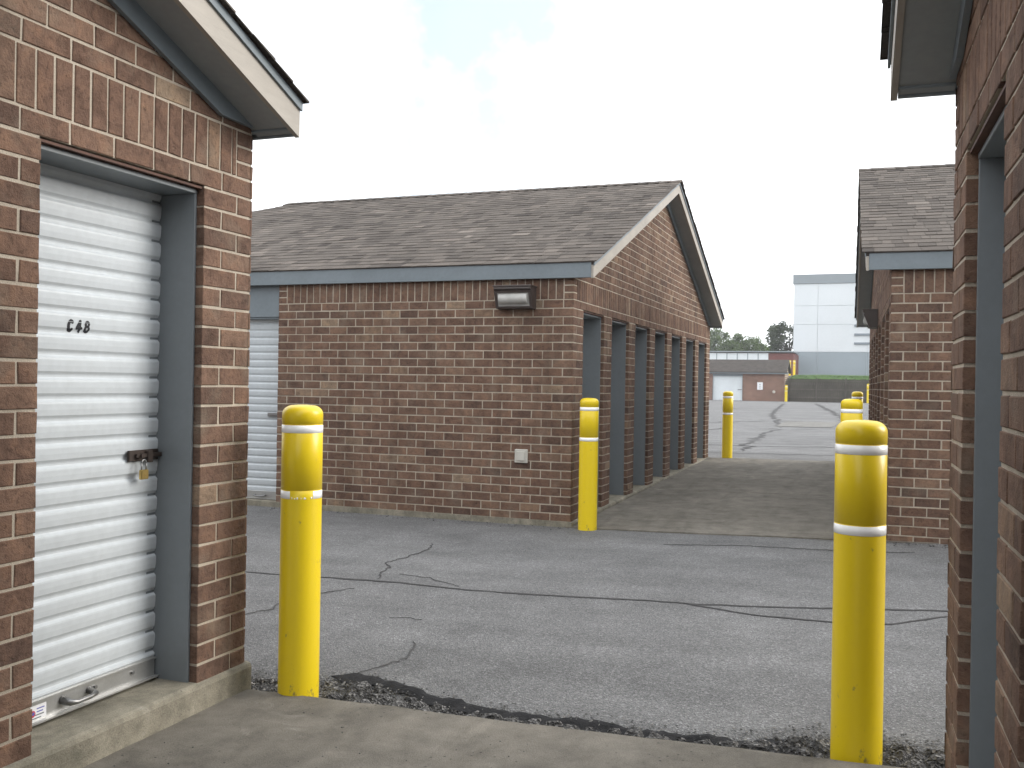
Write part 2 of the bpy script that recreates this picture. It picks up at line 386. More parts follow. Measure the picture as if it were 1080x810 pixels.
pt.poly([(-3.0,31.5,gz(-3,32)+.008),(-1.3,31.5,gz(-1,32)+.008),(-1.2,36.5,gz(-1,36)+.008),(-3.1,36.5,gz(-3,36)+.008)])
PATCH = m_concrete('pale patch', (.16,.155,.145), (.20,.195,.18), (.13,.125,.115)); tag(pt.build('road_patch', PATCH), kind='structure')
# loose gravel along the broken edge and at the foundations
gv = MB(); r2 = random.Random(3)
def stone(x, y, z, s):
    V = [(x+s*a*r2.uniform(.7,1.2), y+s*b*r2.uniform(.7,1.2), z+s*c*r2.uniform(.6,1.)) for a, b, c in ((1,0,.3),(0,1,.3),(-1,0,.3),(0,-1,.3),(.1,.1,.9),(0,0,-.4))]
    gv.idx(V, [(0,1,4),(1,2,4),(2,3,4),(3,0,4),(1,0,5),(2,1,5),(3,2,5),(0,3,5)], r=r2.random())
for i in range(1500):
    x = r2.uniform(-2.7, .3); y = edge_y(x) + r2.gauss(-.03, .06)
    if y < 3.6: y = 3.6 + r2.random()*.05
    stone(x, y, road_z(x, y) + (.006 if y > edge_y(x) + .03 else .012), r2.uniform(.003, .0085))
for i in range(260):
    x = r2.uniform(-6, -2.7) if i < 170 else r2.uniform(.1, 1.); y = 8.80 - abs(r2.gauss(0, .07)); stone(x, y, road_z(x, y)+.003, r2.uniform(.004, .011))
for i in range(90):
    x = r2.uniform(-2.5, .2); y = r2.uniform(2.6, 3.5); stone(x, y, gz(x, y)+.014, r2.uniform(.002, .005))
def m_gravel():
    t = NT('gravel'); t.color(t.ramp(t.attr(), [(0., (.04,.04,.04)), (.6, (.12,.117,.114)), (1., (.24,.23,.215))])); t.set(.9, .3); return t.mat
tag(gv.build('gravel', m_gravel()), 'loose grey gravel scattered along the broken asphalt edge', kind='stuff')

# ------------------------------------------------------------------ storage buildings
W = 8.05; CH = .0822; Z0 = .10; ZOP = Z0 + 25*CH; ZS = ZOP + CH; ZE = ZS + .2055; SL = .385; ROOF0 = 2.59
def roof_z(y): return ROOF0 + SL*(min(y, W-y) + .06)
def add_brick(mb, poly, fn, depth, tone, rnd):
    n = len(poly)
    cx = sum(p[0] for p in poly)/n; cz = sum(p[1] for p in poly)/n
    jd = rnd.uniform(-.0012, .0012); ins = .0026
    outer = []; inner = []
    for (u, z) in poly:
        du = u-cx; dz = z-cz
        ju = rnd.uniform(-.0019, .0019); jz = rnd.uniform(-.0016, .0016)
        outer.append((u+ju, z+jz))
        inner.append((u+ju - math.copysign(min(ins, abs(du)*.4), du), z+jz - math.copysign(min(ins, abs(dz)*.4), dz)))
    V = [fn(u, z, depth) for u, z in outer] + [fn(u, z, .0022+jd) for u, z in outer] + [fn(u, z, jd + rnd.uniform(-.0007,.0007)) for u, z in inner]
    F = [tuple(range(2*n, 3*n))]
    for i in range(n):
        j = (i+1) % n; F.append((i, j, n+j, n+i)); F.append((n+i, n+j, 2*n+j, 2*n+i))
    mb.idx(V, F, 0, tone)
def pick_tone(r):
    a = r.random()
    if a < .05: return r.uniform(.88, 1.)
    if a < .15: return r.uniform(0., .22)
    return r.uniform(.2, .85)
def brick_face(mb, fn, u0, u1, openings, gable, seed, zmax=None, par=0):
    """real bricks over one wall face: running bond, one soldier course above the openings, raked top under a gable"""
    r = random.Random(seed); J = .0054
    rows = []; k = 0; z = Z0
    while z < ZOP - .01: rows.append((z, z+CH, 's', k)); z += CH; k += 1
    rows.append((ZOP, ZS, 's', k)); k += 1
    rows.append((ZS, ZE, 'v', k)); k += 1
    if gable:
        z = ZE
        while z < 4.2: rows.append((z, z+CH, 's', k)); z += CH; k += 1
    for (za, zb, ty, k) in rows:
        iv = [(u0, u1, 0, 0)]
        for (a, b, zt) in openings:
            if za < zt - .01:
                nw = []
                for (p, q, e0, e1) in iv:
                    if a <= p and b >= q: continue
                    if p < a < q or p < b < q:
                        if a > p: nw.append((p, a, e0, 1))
                        if b < q: nw.append((b, q, 1, e1))
                    else: nw.append((p, q, e0, e1))
                iv = nw
        above = any(abs(za-zt) < .01 for (_, _, zt) in openings)
        for (p, q, e0, e1) in iv:
            if ty == 's':
                L = .206; off = (0. if (k+par) % 2 == 0 else .103)
                cuts = [p]; m = math.ceil((p-u0-off)/L - 1e-6)
                while u0+off+m*L < q - 1e-6:
                    c = u0+off+m*L
                    if c - cuts[-1] > .045 and q - c > .045: cuts.append(c)
                    m += 1
                cuts.append(q)
            else:
                L = .0795; cuts = [p, p+.10]
                while cuts[-1] + L < q-.10-.03: cuts.append(cuts[-1]+L)
                cuts += [q-.10, q] if q-.10-cuts[-1] > .02 else [q]
                st = {}
            for i in range(len(cuts)-1):
                a, b = cuts[i], cuts[i+1]
                fe = (i == 0); le = (i == len(cuts)-2)
                subs = [(za, zb)]
                if ty == 'v' and (fe or le): h = (zb-za)/3; subs = [(za+h*w, za+h*(w+1)) for w in range(3)]
                for (sa, sb) in subs:
                    poly = [(a + (0 if fe else J), sa+J), (b - (0 if le else J), sa+J), (b - (0 if le else J), sb-J), (a + (0 if fe else J), sb-J)]
                    if gable:
                        poly = clip(poly, -SL, 1., ROOF0 + SL*.06 - .09)
                        if len(poly) > 2: poly = clip(poly, SL, 1., ROOF0 + SL*(W+.06) - .09)
                    if len(poly) < 3 or area(poly) < 3e-4: continue
                    deep = (fe and e0) or (le and e1) or (above and any(zt-.01 < za < zt+.01 and b > oa and a < ob for (oa, ob, zt) in openings))
                    t = pick_tone(r)
                    if fe and not e0: t = pick_tone(random.Random(seed//100*1000 + int(sa*500)))
                    if le and not e1: t = pick_tone(random.Random(seed//100*1000 + int(sa*500) + 7))
                    add_brick(mb, poly, fn, .048 if deep else .013, t, r)

def box_fn(mb, fn, ua, ub, za, zb, da, db, m=0, r=.5):
    V = [fn(u, z, d) for d in (da, db) for (u, z) in ((ua, za), (ub, za), (ub, zb), (ua, zb))]
    mb.idx(V, [(0,1,2,3),(7,6,5,4),(0,4,5,1),(1,5,6,2),(2,6,7,3),(3,7,4,0)], m, r)
def backing(mb, fn, u0, u1, openings, zt, da=.0042, db=.2):
    ops = sorted(openings); e = .0045; cur = u0
    for (a, b, z) in ops:
        box_fn(mb, fn, cur, a-e, 0., zt, da, db, 1)
        if z < zt - .05: box_fn(mb, fn, a-e, b+e, z+e, zt, da, db, 1)
        cur = b+e
    box_fn(mb, fn, cur, u1, 0., zt, da, db, 1)

CURT_P = .081; CURT_TOP = 2.165
def curtain_mb(w, z0, z1):
    """ribbed roll-up curtain in the plane x=0, facing -x; y from 0 to w"""
    mb = MB(); P = CURT_P; prof = [(0.,.001),(.06,-.0032),(.14,-.0042),(.40,-.0036),(.66,-.0012),(.78,.0050),(.84,.0066),(.92,.0066),(.96,.0050)]
    z1 += CURT_TOP - (ZOP-.02); pts = []; z = z1; k = 0
    while True:
        for (t, d) in prof:
            zz = z1 - (k+t)*P
            if zz < z0: break
            pts.append((d, zz))
        if z1 - (k+1)*P < z0: break
        k += 1
    pts.append((0., z0))
    n = len(pts); ys = [0., w]
    V = [(d, y, z) for (d, z) in pts for y in ys]
    mb.idx(V, [(2*i, 2*i+1, 2*i+3, 2*i+2) for i in range(n-1)])
    return mb

class Door: pass
door_cache = {}
def add_door(parent, u, w, zt, dep, s, face='x', floor=.115, small=True):
    """steel frame and white roll-up door of one opening; face 'x' = in the alley wall, 'y' = in the road wall"""
    key = (round(w, 3), round(zt, 3), s, face, round(dep, 3))
    if key not in door_cache:
        fr = MB(); J = .014
        fr.bbox(.036, dep+.02, .0, J, floor-.03, zt-.03, .002); fr.bbox(.036, dep+.02, w-J, w, floor-.03, zt-.03, .002)
        fr.bbox(.034, dep+.02, .0, w, zt-.03, zt-.012, .002)
        fr.bbox(dep+.02, dep+.05, .0, .06, floor-.03, zt-.034, .002); fr.bbox(dep+.02, dep+.05, w-.06, w, floor-.03, zt-.034, .002)
        li = MB(); li.box(.012, .12, -.05, w+.05, zt-.0105, zt-.001)
        bar_h = .085
        cu = curtain_mb(w-2*J+.010, floor+bar_h, zt-.02)
        bb = MB(); ww = w-2*J-.016
        bb.bbox(-.012, .006, 0, ww, floor+.006, floor+bar_h+.004, .002); bb.box(-.034, -.012, 0, ww, floor+.006, floor+.012); bb.box(-.020, -.012, 0, ww, floor+bar_h-.006, floor+bar_h)
        hd = MB(); y0 = ww*.38; hd.tube([(-.012,y0,floor+.052),(-.05,y0+.006,floor+.045),(-.056,y0+.03,floor+.042),(-.056,y0+.10,floor+.042),(-.05,y0+.124,floor+.045),(-.012,y0+.13,floor+.052)], [.017,.013,.0085,.0085,.012,.015], 10)
        sc_ = MB()
        for yy in (ww*.52, ww*.82): sc_.lathe([(0,.008),(.006,.006),(.009,0),(.009,-.01)], 10)
        bo = MB()
        bo.tube([(-.012,0,floor+.055),(-.022,0,floor+.055)], .007, 8)
        lt = MB(); lz = floor+.93; ly = ww-.17
        lt.bbox(-.018, -.006, ly, ww-.002, lz-.022, lz+.022, .002); lt.bbox(-.030, -.018, ly+.03, ww+.006, lz-.009, lz+.008, .002); lt.tube([(-.018,ly+.055,lz),(-.040,ly+.055,lz)], .009, 10); lt.bbox(-.034,-.018,ly+.09,ly+.12,lz-.03,lz+.018,.002)
        door_cache[key] = dict(fr=fr.mesh('door_frame', [JAMB], s), li=li.mesh('lintel', [LINT], s), cu=cu.mesh('door', [WHITE], s), bb=bb.mesh('bottom_bar', [ALU], s), hd=hd.mesh('handle', [STEEL], s, True), bo=bo.mesh('bolt', [STEEL], s), lt=lt.mesh('latch', [RUST], s))
    M = door_cache[key]
    def put(name, me, par, loc):
        o = link(name, me, par, loc)
        return o
    if face == 'x':
        put('door_frame', M['fr'], parent, (0, u, 0))
        put('lintel', M['li'], parent, (0, u, 0))
        d = put('door', M['cu'], parent, (s*(dep+.014), u+.02, 0))
    else:
        # the whole assembly turned a quarter so that it faces the road
        f = put('door_frame', M['fr'], parent, (s*u, 0, 0)); f.rotation_euler[2] = R(90); f.scale = (1, 1, 1)
        d = put('door', M['cu'], parent, (s*(u)-0.02, dep+.014, 0)); d.rotation_euler[2] = R(90)
    put('bottom_bar', M['bb'], d, (0, .002, 0)); put('handle', M['hd'], d, (0, 0, 0)); put('bolt', M['bo'], d, (0, w*.55, 0)); put('bolt', M['bo'], d, (0, w*.79, 0)); put('latch', M['lt'], d, (0, 0, 0))
    return d

def storage_building(name, label, loc, rz, s, LEN, ridge, alley_doors, seed, floor1=.10, front_door=None, hip=True, dw=.78, dep=.26):
    """local frame: x=0 alley wall and x>0 inside (s=-1 mirrors), y=0 to W along the alley; gable over the alley wall"""
    root = thing(name, label, 'storage building', loc, rz, 'brick self storage buildings')
    fx = lambda u, z, d: (d, u, z)
    fy0 = lambda u, z, d: (u, d, z)
    fyW = lambda u, z, d: (u, W-d, z)
    fxL = lambda u, z, d: (LEN-d, u, z)
    ops = [(a, a+dw, ZOP) for a in alley_doors]
    fo = [] if not front_door else [(front_door[0], front_door[1], ZE)]
    wall = MB()
    brick_face(wall, fx, .013, W-.013, ops, True, seed*100+1, par=1)
    brick_face(wall, fy0, 0., LEN, fo, False, seed*100+2)
    brick_face(wall, fyW, 0., LEN, [], False, seed*100+3)
    backing(wall, fx, .0042, W-.0042, ops, ZE)
    # gable triangle behind the raked bricks
    tri = [(.0042, ZE), (W-.0042, ZE), (W-.0042, ZE+.02), (W/2, roof_z(W/2)-.06), (.0042, ZE+.02)]
    wall.prism(tri, lambda p, t: (t, p[0], p[1]), .0042, .2, 1)
    backing(wall, fy0, .2, LEN-.2, fo, ZE)
    backing(wall, fyW, .2, LEN-.2, [], ZE)
    backing(wall, fxL, .008, W-.008, [], ZE, 0., .2)
    wall.build('wall', [BRICK, MORTAR], root, s)
    # concrete sill under the walls with a rounded nose; its top follows the slope of the site
    fd = MB()
    def prof(y, x0, x1, ztop): return [(x0, -.3), (x0, ztop-.022), (x0+.007, ztop-.007), (x0+.022, ztop), (x1, ztop), (x1, -.3)]
    n = 60; V = []; F = []
    for i in range(n+1):
        y = -.02 + (W+.04)*i/n; ft = Z0 + .012 + (floor1-.10)*i/n
        wob = .006*mnoise.noise(Vector((y*3, seed, 0))) + .003*mnoise.noise(Vector((y*15, seed, 0)))
        for (x, z) in prof(y, -.020+wob, LEN+.02, ft): V.append((x, y, z))
    for i in range(n):
        for k in range(5): F.append((i*6+k, (i+1)*6+k, (i+1)*6+k+1, i*6+k+1))
    F.append(tuple(range(6))); F.append(tuple(n*6+k for k in range(6)))
    fd.idx(V, F); fd.build('foundation', FOUND, root, s)
    # roof: deck, individual shingle tabs, ridge cap
    ca = 1/math.sqrt(1+SL*SL); sa = SL*ca; TL = (W/2+.06)/ca
    rf = MB(); r = random.Random(seed+50)
    for side in (0, 1):
        def P(x, t, h, side=side):
            y = -.06 + t*ca - h*sa; z = ROOF0 + t*sa + h*ca
            return (x, y if side == 0 else W-y, z)
        hipx = lambda t: (ridge + (W/2 + .06) - t*ca) if hip else LEN+.2
        for (h0, h1) in ((-.035, 0.),):
            q = [(-.215, 0.), (hipx(0), 0.), (hipx(TL), TL), (-.215, TL)]
            rf.prism(q, lambda p, h: P(p[0], p[1], h), h0, h1, 0, .3)
        ex = .142; k = 0; t = -.012
        while t < TL:
            x = -.24 + r.uniform(-.005, .003)
            while x < hipx(t):
                w = r.choice((.07, .10, .13, .16, .21)) * r.uniform(.85, 1.15); hb = r.choice((.0055, .0055, .007, .0095))
                tone = min(1., max(0., r.gauss(.52, .16)))
                q = [(x, t), (x+w-.003, t), (x+w-.003, min(t+ex+.02, TL)), (x, min(t+ex+.02, TL))]
                if hip: q = clip(q, 1., ca, ridge + W/2 + .06)
                if len(q) >= 3:
                    top = [P(a, b, hb if b < t + .05 else .0015) for a, b in q]; bot = [P(a, b, -.002) for a, b in q]
                    m = len(q); rf.idx(top + bot, [tuple(range(m))] + [(i, (i+1) % m, m+(i+1) % m, m+i) for i in range(m)], 0, tone)
                x += w
            t += ex; k += 1
    if hip:
        zt = roof_z(W/2); e = ridge + W/2 + .06
        rf.idx([(e, -.06, ROOF0), (e, W+.06, ROOF0), (ridge, W/2, zt)], [(0, 1, 2)], 0, .5)
    x = -.245; zt = roof_z(W/2)
    capm = MB()
    while x < (ridge if hip else LEN):
        tone = r.uniform(.2, .8); hh = .012
        for sd in (-1, 1):
            q = [(x, W/2, zt+.016), (x+.20, W/2, zt+.010), (x+.20, W/2+sd*.14, zt-.14*SL+.012), (x, W/2+sd*.14, zt-.14*SL+.022)]
            capm.idx(q + [(a, b, c-.02) for a, b, c in q], [(0,1,2,3), (0,3,7,4), (2,3,7,6), (1,2,6,5), (4,5,6,7)], 0, tone)
        x += .142
    roof = rf.build('roof', SHING, root, s); capm.build('ridge_cap', SHING, roof, s)
    # rakes: cream barge board, dark drip trim, soffit and frieze board on the gable
    for side in (0, 1):
        Y = (lambda y: y) if side == 0 else (lambda y: W-y)
        ya, yb = -.052, W/2
        rz_ = lambda y: ROOF0 + SL*(y+.06)
        bd = MB(); bd.prism([(ya, rz_(ya)-.162), (yb, rz_(yb)-.162), (yb, rz_(yb)-.040), (ya, rz_(ya)-.040)], lambda p, t: (t, Y(p[0]), p[1]), -.205, -.183, 0)
        bd.build('barge_board', CREAM, root, s)
        dt = MB(); dt.prism([(ya-.004, rz_(ya)-.046), (yb, rz_(yb)-.046), (yb, rz_(yb)-.008), (ya-.004, rz_(ya)-.008)], lambda p, t: (t, Y(p[0]), p[1]), -.216, -.2065, 0)
        dt.build('drip_trim', GREY, root, s)
        so = MB(); so.prism([(ya+.02, rz_(ya)-.148), (yb, rz_(yb)-.148-.006), (yb, rz_(yb)-.130), (ya+.02, rz_(ya)-.130)], lambda p, t: (t, Y(p[0]), p[1]), -.182, -.001, 0)
        so.build('soffit', SOFF, root, s)
        zb = 2.468; off = -.240
        y1 = (zb - ROOF0 - off)/SL - .06
        fz = MB(); fz.prism([(.003, zb), (max(y1, .01), zb), (yb, rz_(yb)+off), (yb, rz_(yb)-.13), (.003, rz_(.003)-.13)], lambda p, t: (t, Y(p[0]), p[1]), -.024, -.0035, 0)
        fz.build('frieze_board', GREY, root, s)
        ef = MB(); x1 = (ridge + W/2 + .04) if hip else LEN+.15
        lo, hi = sorted((Y(-.056), Y(-.034))); ef.bbox(-.181, x1, lo, hi, 2.437, 2.580, .002)
        lo, hi = sorted((Y(-.033), Y(.012))); ef.box(-.181, x1, lo, hi, 2.455, 2.470)
        ef.build('fascia', GREY, root, s)
    doors = [add_door(root, a, dw, ZOP, dep, s, floor=.118 + (floor1-.10)*(a+.4)/W) for a in alley_doors]
    return root, doors

BAYS = [.335 + 1.10*i for i in range(7)]
A, doorsA = storage_building('storage_building', 'brick storage building whose white door is numbered C48', (-2.60, 3.60-W, .008), 0., -1, 10., 6., [W-.325-.83-1.13, W-.325-.83], 1, dw=.83, dep=.195)
C_, doorsC = storage_building('storage_building', 'long brick storage building with seven grey door bays and full shingled roof in view', (-2.72, 8.85, -.055), 0., -1, 9.79, 5.72, BAYS, 2, .195, (3.31, 5.95))
a2 = R(1.6)
def rot_corner(cx, cy, dy): return (cx - math.sin(a2)*dy, cy + math.cos(a2)*dy)
bx, by = rot_corner(.2345, 3.6, -W)
B, doorsB = storage_building('storage_building', 'brick storage building with grey door jamb close by, right of the front bollard', (bx, by, -.045), a2, 1, 10., 6., BAYS[4:], 3)
D, doorsD = storage_building('storage_building', 'brick storage building behind the front bollard with a lamp under its gable eave', (.10, 8.85, -.05), a2, 1, 9.79, 5.72, BAYS, 4, .18, (3.31, 5.95))

# wide door in the road wall of the long building (and of its twin): header panel, frame and curtain
for root, s in ((C_, -1), (D, 1)):
    a, b = 3.31, 5.95; zt = 2.10
    hp = MB(); hp.bbox(a+.0, b, .030, .060, zt, 2.47, .002); hp.bbox(a, b, .045, .16, zt-.02, zt-.001, .002)
    hp.build('header_panel', GREY, root, s)
    fr = MB(); fr.bbox(a, a+.014, .036, .16, .09, zt-.021, .002); fr.bbox(b-.014, b, .036, .16, .09, zt-.021, .002); fr.build('door_frame', JAMB, root, s)
    cu = curtain_mb(b-a-.03, .20, zt-.021); m2 = MB(); m2.idx([(a+.015+y, .12+x, z) for x, y, z in cu.v], cu.f)
    d = m2.build('door', WHITE, root, s)
    bb = MB(); bb.bbox(a+.017, b-.017, .105, .125, .118, .204, .002); bb.box(a+.017, b-.017, .085, .105, .118, .124); bb.build('bottom_bar', ALU, d, s)
    lt = MB(); lt.bbox(a+.02, a+.19, .096, .108, 1.02, 1.06, .002); lt.bbox(a+.012, a+.15, .086, .096, 1.032, 1.048, .002); lt.build('latch', STEEL, d, s)
    hd = MB(); hd.tube([(a+.2,.105,.16),(a+.205,.07,.155),(a+.23,.064,.152),(a+.31,.064,.152),(a+.335,.07,.155),(a+.34,.105,.16)], .009, 8); hd.build('handle', STEEL, d, s, True)

# lettering, sticker and padlock on the nearest white door
dA = doorsA[-1]
DX = -2.60 - .209
# painted unit number: strokes laid on the ribs as a fine sheet that follows the curtain
PRF = [(0.,.001),(.06,-.0032),(.14,-.0042),(.40,-.0036),(.66,-.0012),(.78,.0050),(.84,.0066),(.92,.0066),(.96,.0050),(1.,.001)]
def arc(cx, cz, rx, rz, a0, a1, n=14): return [(cx + rx*math.cos(R(a0+(a1-a0)*i/n)), cz + rz*math.sin(R(a0+(a1-a0)*i/n))) for i in range(n+1)]
GLY = [(0, [arc(.5, .5, .36, .40, 50, 310)], .44), (1, [[(.60,.92),(.14,.34),(.90,.34)], [(.66,.92),(.66,.06)]], .38), (2, [arc(.5, .70, .27, .20, 0, 360), arc(.5, .29, .32, .23, 0, 360)], .36)]
GW = .029; GH = .045; GP = .040; LZ = 1.5525; LY = .366
def seg_d(p, a, b):
    ax, az = (b[0]-a[0])*GW, (b[1]-a[1])*GH; px, pz = (p[0]-a[0])*GW, (p[1]-a[1])*GH
    L = ax*ax + az*az; t = 0 if L == 0 else max(0., min(1., (px*ax + pz*az)/L)); return math.hypot(px-ax*t, pz-az*t)
num = MB(); st_ = .0009
for gi, strokes, th in GLY:
    for iy in range(-6, 40):
        for iz in range(-6, 58):
            u = iy*st_/GW; v = iz*st_/GH
            d = min(seg_d((u, v), a, b) for sk in strokes for a, b in zip(sk, sk[1:])) + .0010*mnoise.noise(Vector((iy*.3 + gi*40, iz*.3, 0)))
            if d > th*GW*.5 or .80 < v < .845: continue
            q = []
            for (dy, dz) in ((0,0),(1,0),(1,1),(0,1)):
                y = LY + (gi-1.5)*GP + (iy+dy)*st_; z = LZ - GH/2 + (iz+dz)*st_
                t = (CURT_TOP - z)/CURT_P % 1.
                for (t0, d0), (t1, d1) in zip(PRF, PRF[1:]):
                    if t0 <= t <= t1: dd = d0 + (d1-d0)*(t-t0)/(t1-t0)
                q.append((-dd + .0009, y, z))
            num.poly(q)
num.build('unit_number', BLACK, dA)
st = MB(); st.box(.0125, .0135, .145, .225, .136, .186, 0)
def disc(mb, y, z, r, x, m):
    n = 14; mb.poly([(x, y + r*math.cos(2*math.pi*i/n), z + r*math.sin(2*math.pi*i/n)) for i in range(n)], m)
disc(st, .164, .158, .0125, .0142, 1); disc(st, .166, .159, .006, .0148, 2)
for i, (ya, yb) in enumerate(((.182,.216),(.182,.210),(.154,.214),(.154,.202))): st.box(.0136, .0141, ya, yb, .172-.011*i-.001, .176-.011*i-.001, 2 if i < 2 else 3)
st.build('sticker', [STICK, RED, BLUE, JAMB], dA)
pl = thing('padlock', 'small brass padlock hanging from the latch of the door numbered C48', 'padlock', (DX+.040, 3.140, 1.016), 0)
b_ = MB(); b_.bbox(-.008, .008, -.021, .021, -.055, -.016, .003); b_.tube([(.0085,0,-.035),(.0095,0,-.035)], .005, 8); b_.build('lock_body', BRASS, pl)
sh = MB(); sh.tube([(0,.013*math.cos(t), .011+.013*math.sin(t)) if 0 <= t <= math.pi else (0,0,0) for t in [math.pi*i/10 for i in range(11)]], .0032, 8); sh.tube([(0,.013,.011),(0,.013,-.018)], .0032, 8); sh.tube([(0,-.013,.011),(0,-.013,-.018)], .0032, 8); sh.build('shackle', STEEL, pl, 1, True)

# ------------------------------------------------------------------ bollards
def bollard(x, y, z, h, label, bands=(.085, .37), torn=False, rad=.0885, bh=.034, phi=0.):
    root = thing('bollard', label, 'bollard', (x, y, z), phi, 'yellow bollards')
    rr = .046; prof = [(rad, -.12)]
    zt1 = h-bands[0]; zt2 = h-bands[1]
    prof += [(rad, zt2-bh), (rad, zt2+.0005), (rad-.0022, zt2+.0015), (rad-.0022, zt2+.004), (rad, zt2+.005), (rad, zt1), (rad-.0022, zt1+.0015), (rad-.0022, zt1+.004), (rad, zt1+.005)]
    for i in range(9):
        t = math.pi/2*i/8; prof.append((rad-rr+rr*math.cos(t), h-rr*.86+rr*.86*math.sin(t)))
    prof += [(.02, h+.002), (0, h+.0025)]
    mb = MB(); mb.lathe(prof, 64); c = mb.build('cover', YEL, root, 1, True)
    me = c.data
    for i, zt in enumerate((zt1, zt2)):
        b = MB(); rb = rad+.0009
        ring = [(rad-.001, zt-bh), (rb, zt-bh+.0006), (rb, zt-.0006), (rad-.001, zt)]
        if torn and i == 1:
            f = R(-57) - phi   # the torn place faces the alley
            b.lathe(ring, 40, 0, f+R(33), f+R(327)); rr_ = random.Random(5)
            for k in range(9):
                a = f + R(rr_.uniform(-30, 30)); wd = R(rr_.uniform(.8, 4.)); hh = rr_.uniform(.004, .010)
                b.lathe([(rad-.001, zt-bh), (rb, zt-bh+.0006), (rb, zt-bh+hh), (rad-.001, zt-bh+hh+.0006)], 4, 0, a, a+wd)
        else: b.lathe(ring, 64)
        b.build('reflective_band', BAND, root, 1, True)
    return root
def at(x, y): return x, y, gz(x, y)
bollard(-2.358, 3.655, 0., 1.262, 'yellow bollard with its lower reflective band torn, at the corner of the C48 building', torn=True)
bollard(-.05, 3.70, .05, 1.210, 'front yellow bollard by the grey jamb, its base in broken asphalt, nearest to the camera')
bollard(-2.535, 8.80, .0, 1.243, 'yellow bollard standing at the road corner of the long brick building')
bollard(-2.40, 16.92, .125, 1.165, 'lone yellow bollard at the far end of the alley left side, near the door bays')
bollard(-.20, 8.75, .06, 1.224, 'yellow bollard partly hidden behind the front bollard, with one band showing')
bollard(-.30, 16.9, .15, 1.172, 'small yellow bollard cap peeking out behind two bollards lined up on the right')

# ------------------------------------------------------------------ things on the walls
def wall_lamp(loc, rz, label):
    root = thing('wall_lamp', label, 'wall lamp', loc, rz, 'wall lamps')
    w = .19; h = MB()   # local: -y is outwards
    prof = [(0, -.11), (0, .11), (-.165, .105), (-.170, .080), (-.150, .062), (-.085, -.105)]
    h.prism(prof, lambda p, t: (t, p[0], p[1]), -w, w)
    h.bbox(-w-.006, w+.006, -.176, .001, .098, .114, .003)
    # raised rim round the lens
    p0 = Vector((0, -.148, .060)); p1 = Vector((0, -.086, -.100)); d = (p1-p0); n = Vector((0, d.z, -d.y)).normalized(); n = n if n.y < 0 else -n
    def q(x, t, o): v = p0 + d*t + n*o; return (x, v.y, v.z)
    def plate(mb, xa, xb, ta, tb, o0, o1):
        V = [q(x, t, o) for o in (o0, o1) for (x, t) in ((xa, ta), (xb, ta), (xb, tb), (xa, tb))]
        mb.idx(V, [(0,1,2,3),(7,6,5,4),(0,4,5,1),(1,5,6,2),(2,6,7,3),(3,7,4,0)])
    plate(h, -w+.002, w-.002, .0, .1, .001, .014); plate(h, -w+.002, w-.002, .9, .99, .001, .014); plate(h, -w+.002, -w+.028, .101, .899, .001, .014); plate(h, w-.028, w-.002, .101, .899, .001, .014)
    h.build('housing', BRONZE, root)
    g = MB(); plate(g, -w+.030, w-.030, .11, .89, .002, .007)
    nn = 10; V = []; F = []
    for i in range(nn+1):
        t = .16 + .62*i/nn; o = .008 + .034*math.sin(math.pi*i/nn)**.7
        V += [q(-w+.045, t, o), q(w-.045, t, o)]
    F = [(2*i, 2*i+1, 2*i+3, 2*i+2) for i in range(nn)]; F += [tuple(2*i for i in range(nn+1)), tuple(2*i+1 for i in range(nn+1))]
    g.idx(V, F); g.build('lens', LENS, root)
wall_lamp((-3.29, 8.845, 2.20), 0., 'dark wall lamp with grey lens on the long building, facing the road')
yl = 12.6; xl, yl_ = rot_corner(.10, 8.85, 12.6-8.85)
wall_lamp((xl-.004, yl_, 2.22), R(-90)+a2, 'dark wall lamp seen from its side under the gable eave behind the front bollard')
ob = thing('outlet_box', 'pale square outlet box low on the long brick wall', 'outlet box', (-3.225, 8.85, .665), 0.)
m = MB(); m.bbox(-.066, .066, -.022, .004, -.066, .066, .005); m.build('cover_plate', PLATE, ob)
m = MB(); m.bbox(-.040, .040, -.033, -.0225, -.045, .045, .004); m.build('lid', PLATE, ob)

# ------------------------------------------------------------------ far side of the yard
FB = m_farbrick(); FROOF = paint('far shingle', (.115,.10,.09), .95, .25, 3.); ROLL = paint('far white door', (.74,.78,.80), .5, .08, 1.); DARKRED = paint('dark red cladding', (.17,.055,.048), .8, .15, 1.)
fb = thing('storage_building', 'low far brick storage building with one white door, across the yard', 'storage building', (-7.6, 88., .12), 0.)
m = MB(); m.box(-30, -6.26, 0, 4, -.3, 2.55); m.box(-3.62, 0, 0, 4, -.3, 2.55); m.box(-6.26, -3.62, 0, 4, 2.22, 2.55); m.box(-6.26, -3.62, .4, 4, -.3, 2.22); m.build('wall', FB, fb)
m = MB(); m.box(-6.24, -3.64, .2, .3, 0, 2.2)
for k in range(28): m.box(-6.24, -3.64, .17, .2, .03+k*.077, .09+k*.077)
dr = m.build('door', ROLL, fb); m = MB(); m.box(-4.05, -3.7, .1, .168, .95, 1.02); m.build('latch', STEEL, dr)
m = MB(); m.box(-6.26, -6.242, -.02, .3, 0, 2.3); m.box(-3.638, -3.62, -.02, .3, 0, 2.3); m.box(-6.26, -3.62, -.022, .3, 2.201, 2.36); m.build('door_frame', GREY, fb)
m = MB(); m.prism([(-.35, 2.60), (2, 3.72), (4.35, 2.60), (4.35, 2.5), (2, 3.6), (-.35, 2.5)], lambda p, t: (t, p[0], p[1]), -30, .22)
for k in range(26):
    y = -.36 + k*.09; m.box(-30, .23, y, y+.01, 2.605+.4766*k*.09, 2.62+.4766*k*.09)
m.build('roof', FROOF, fb)
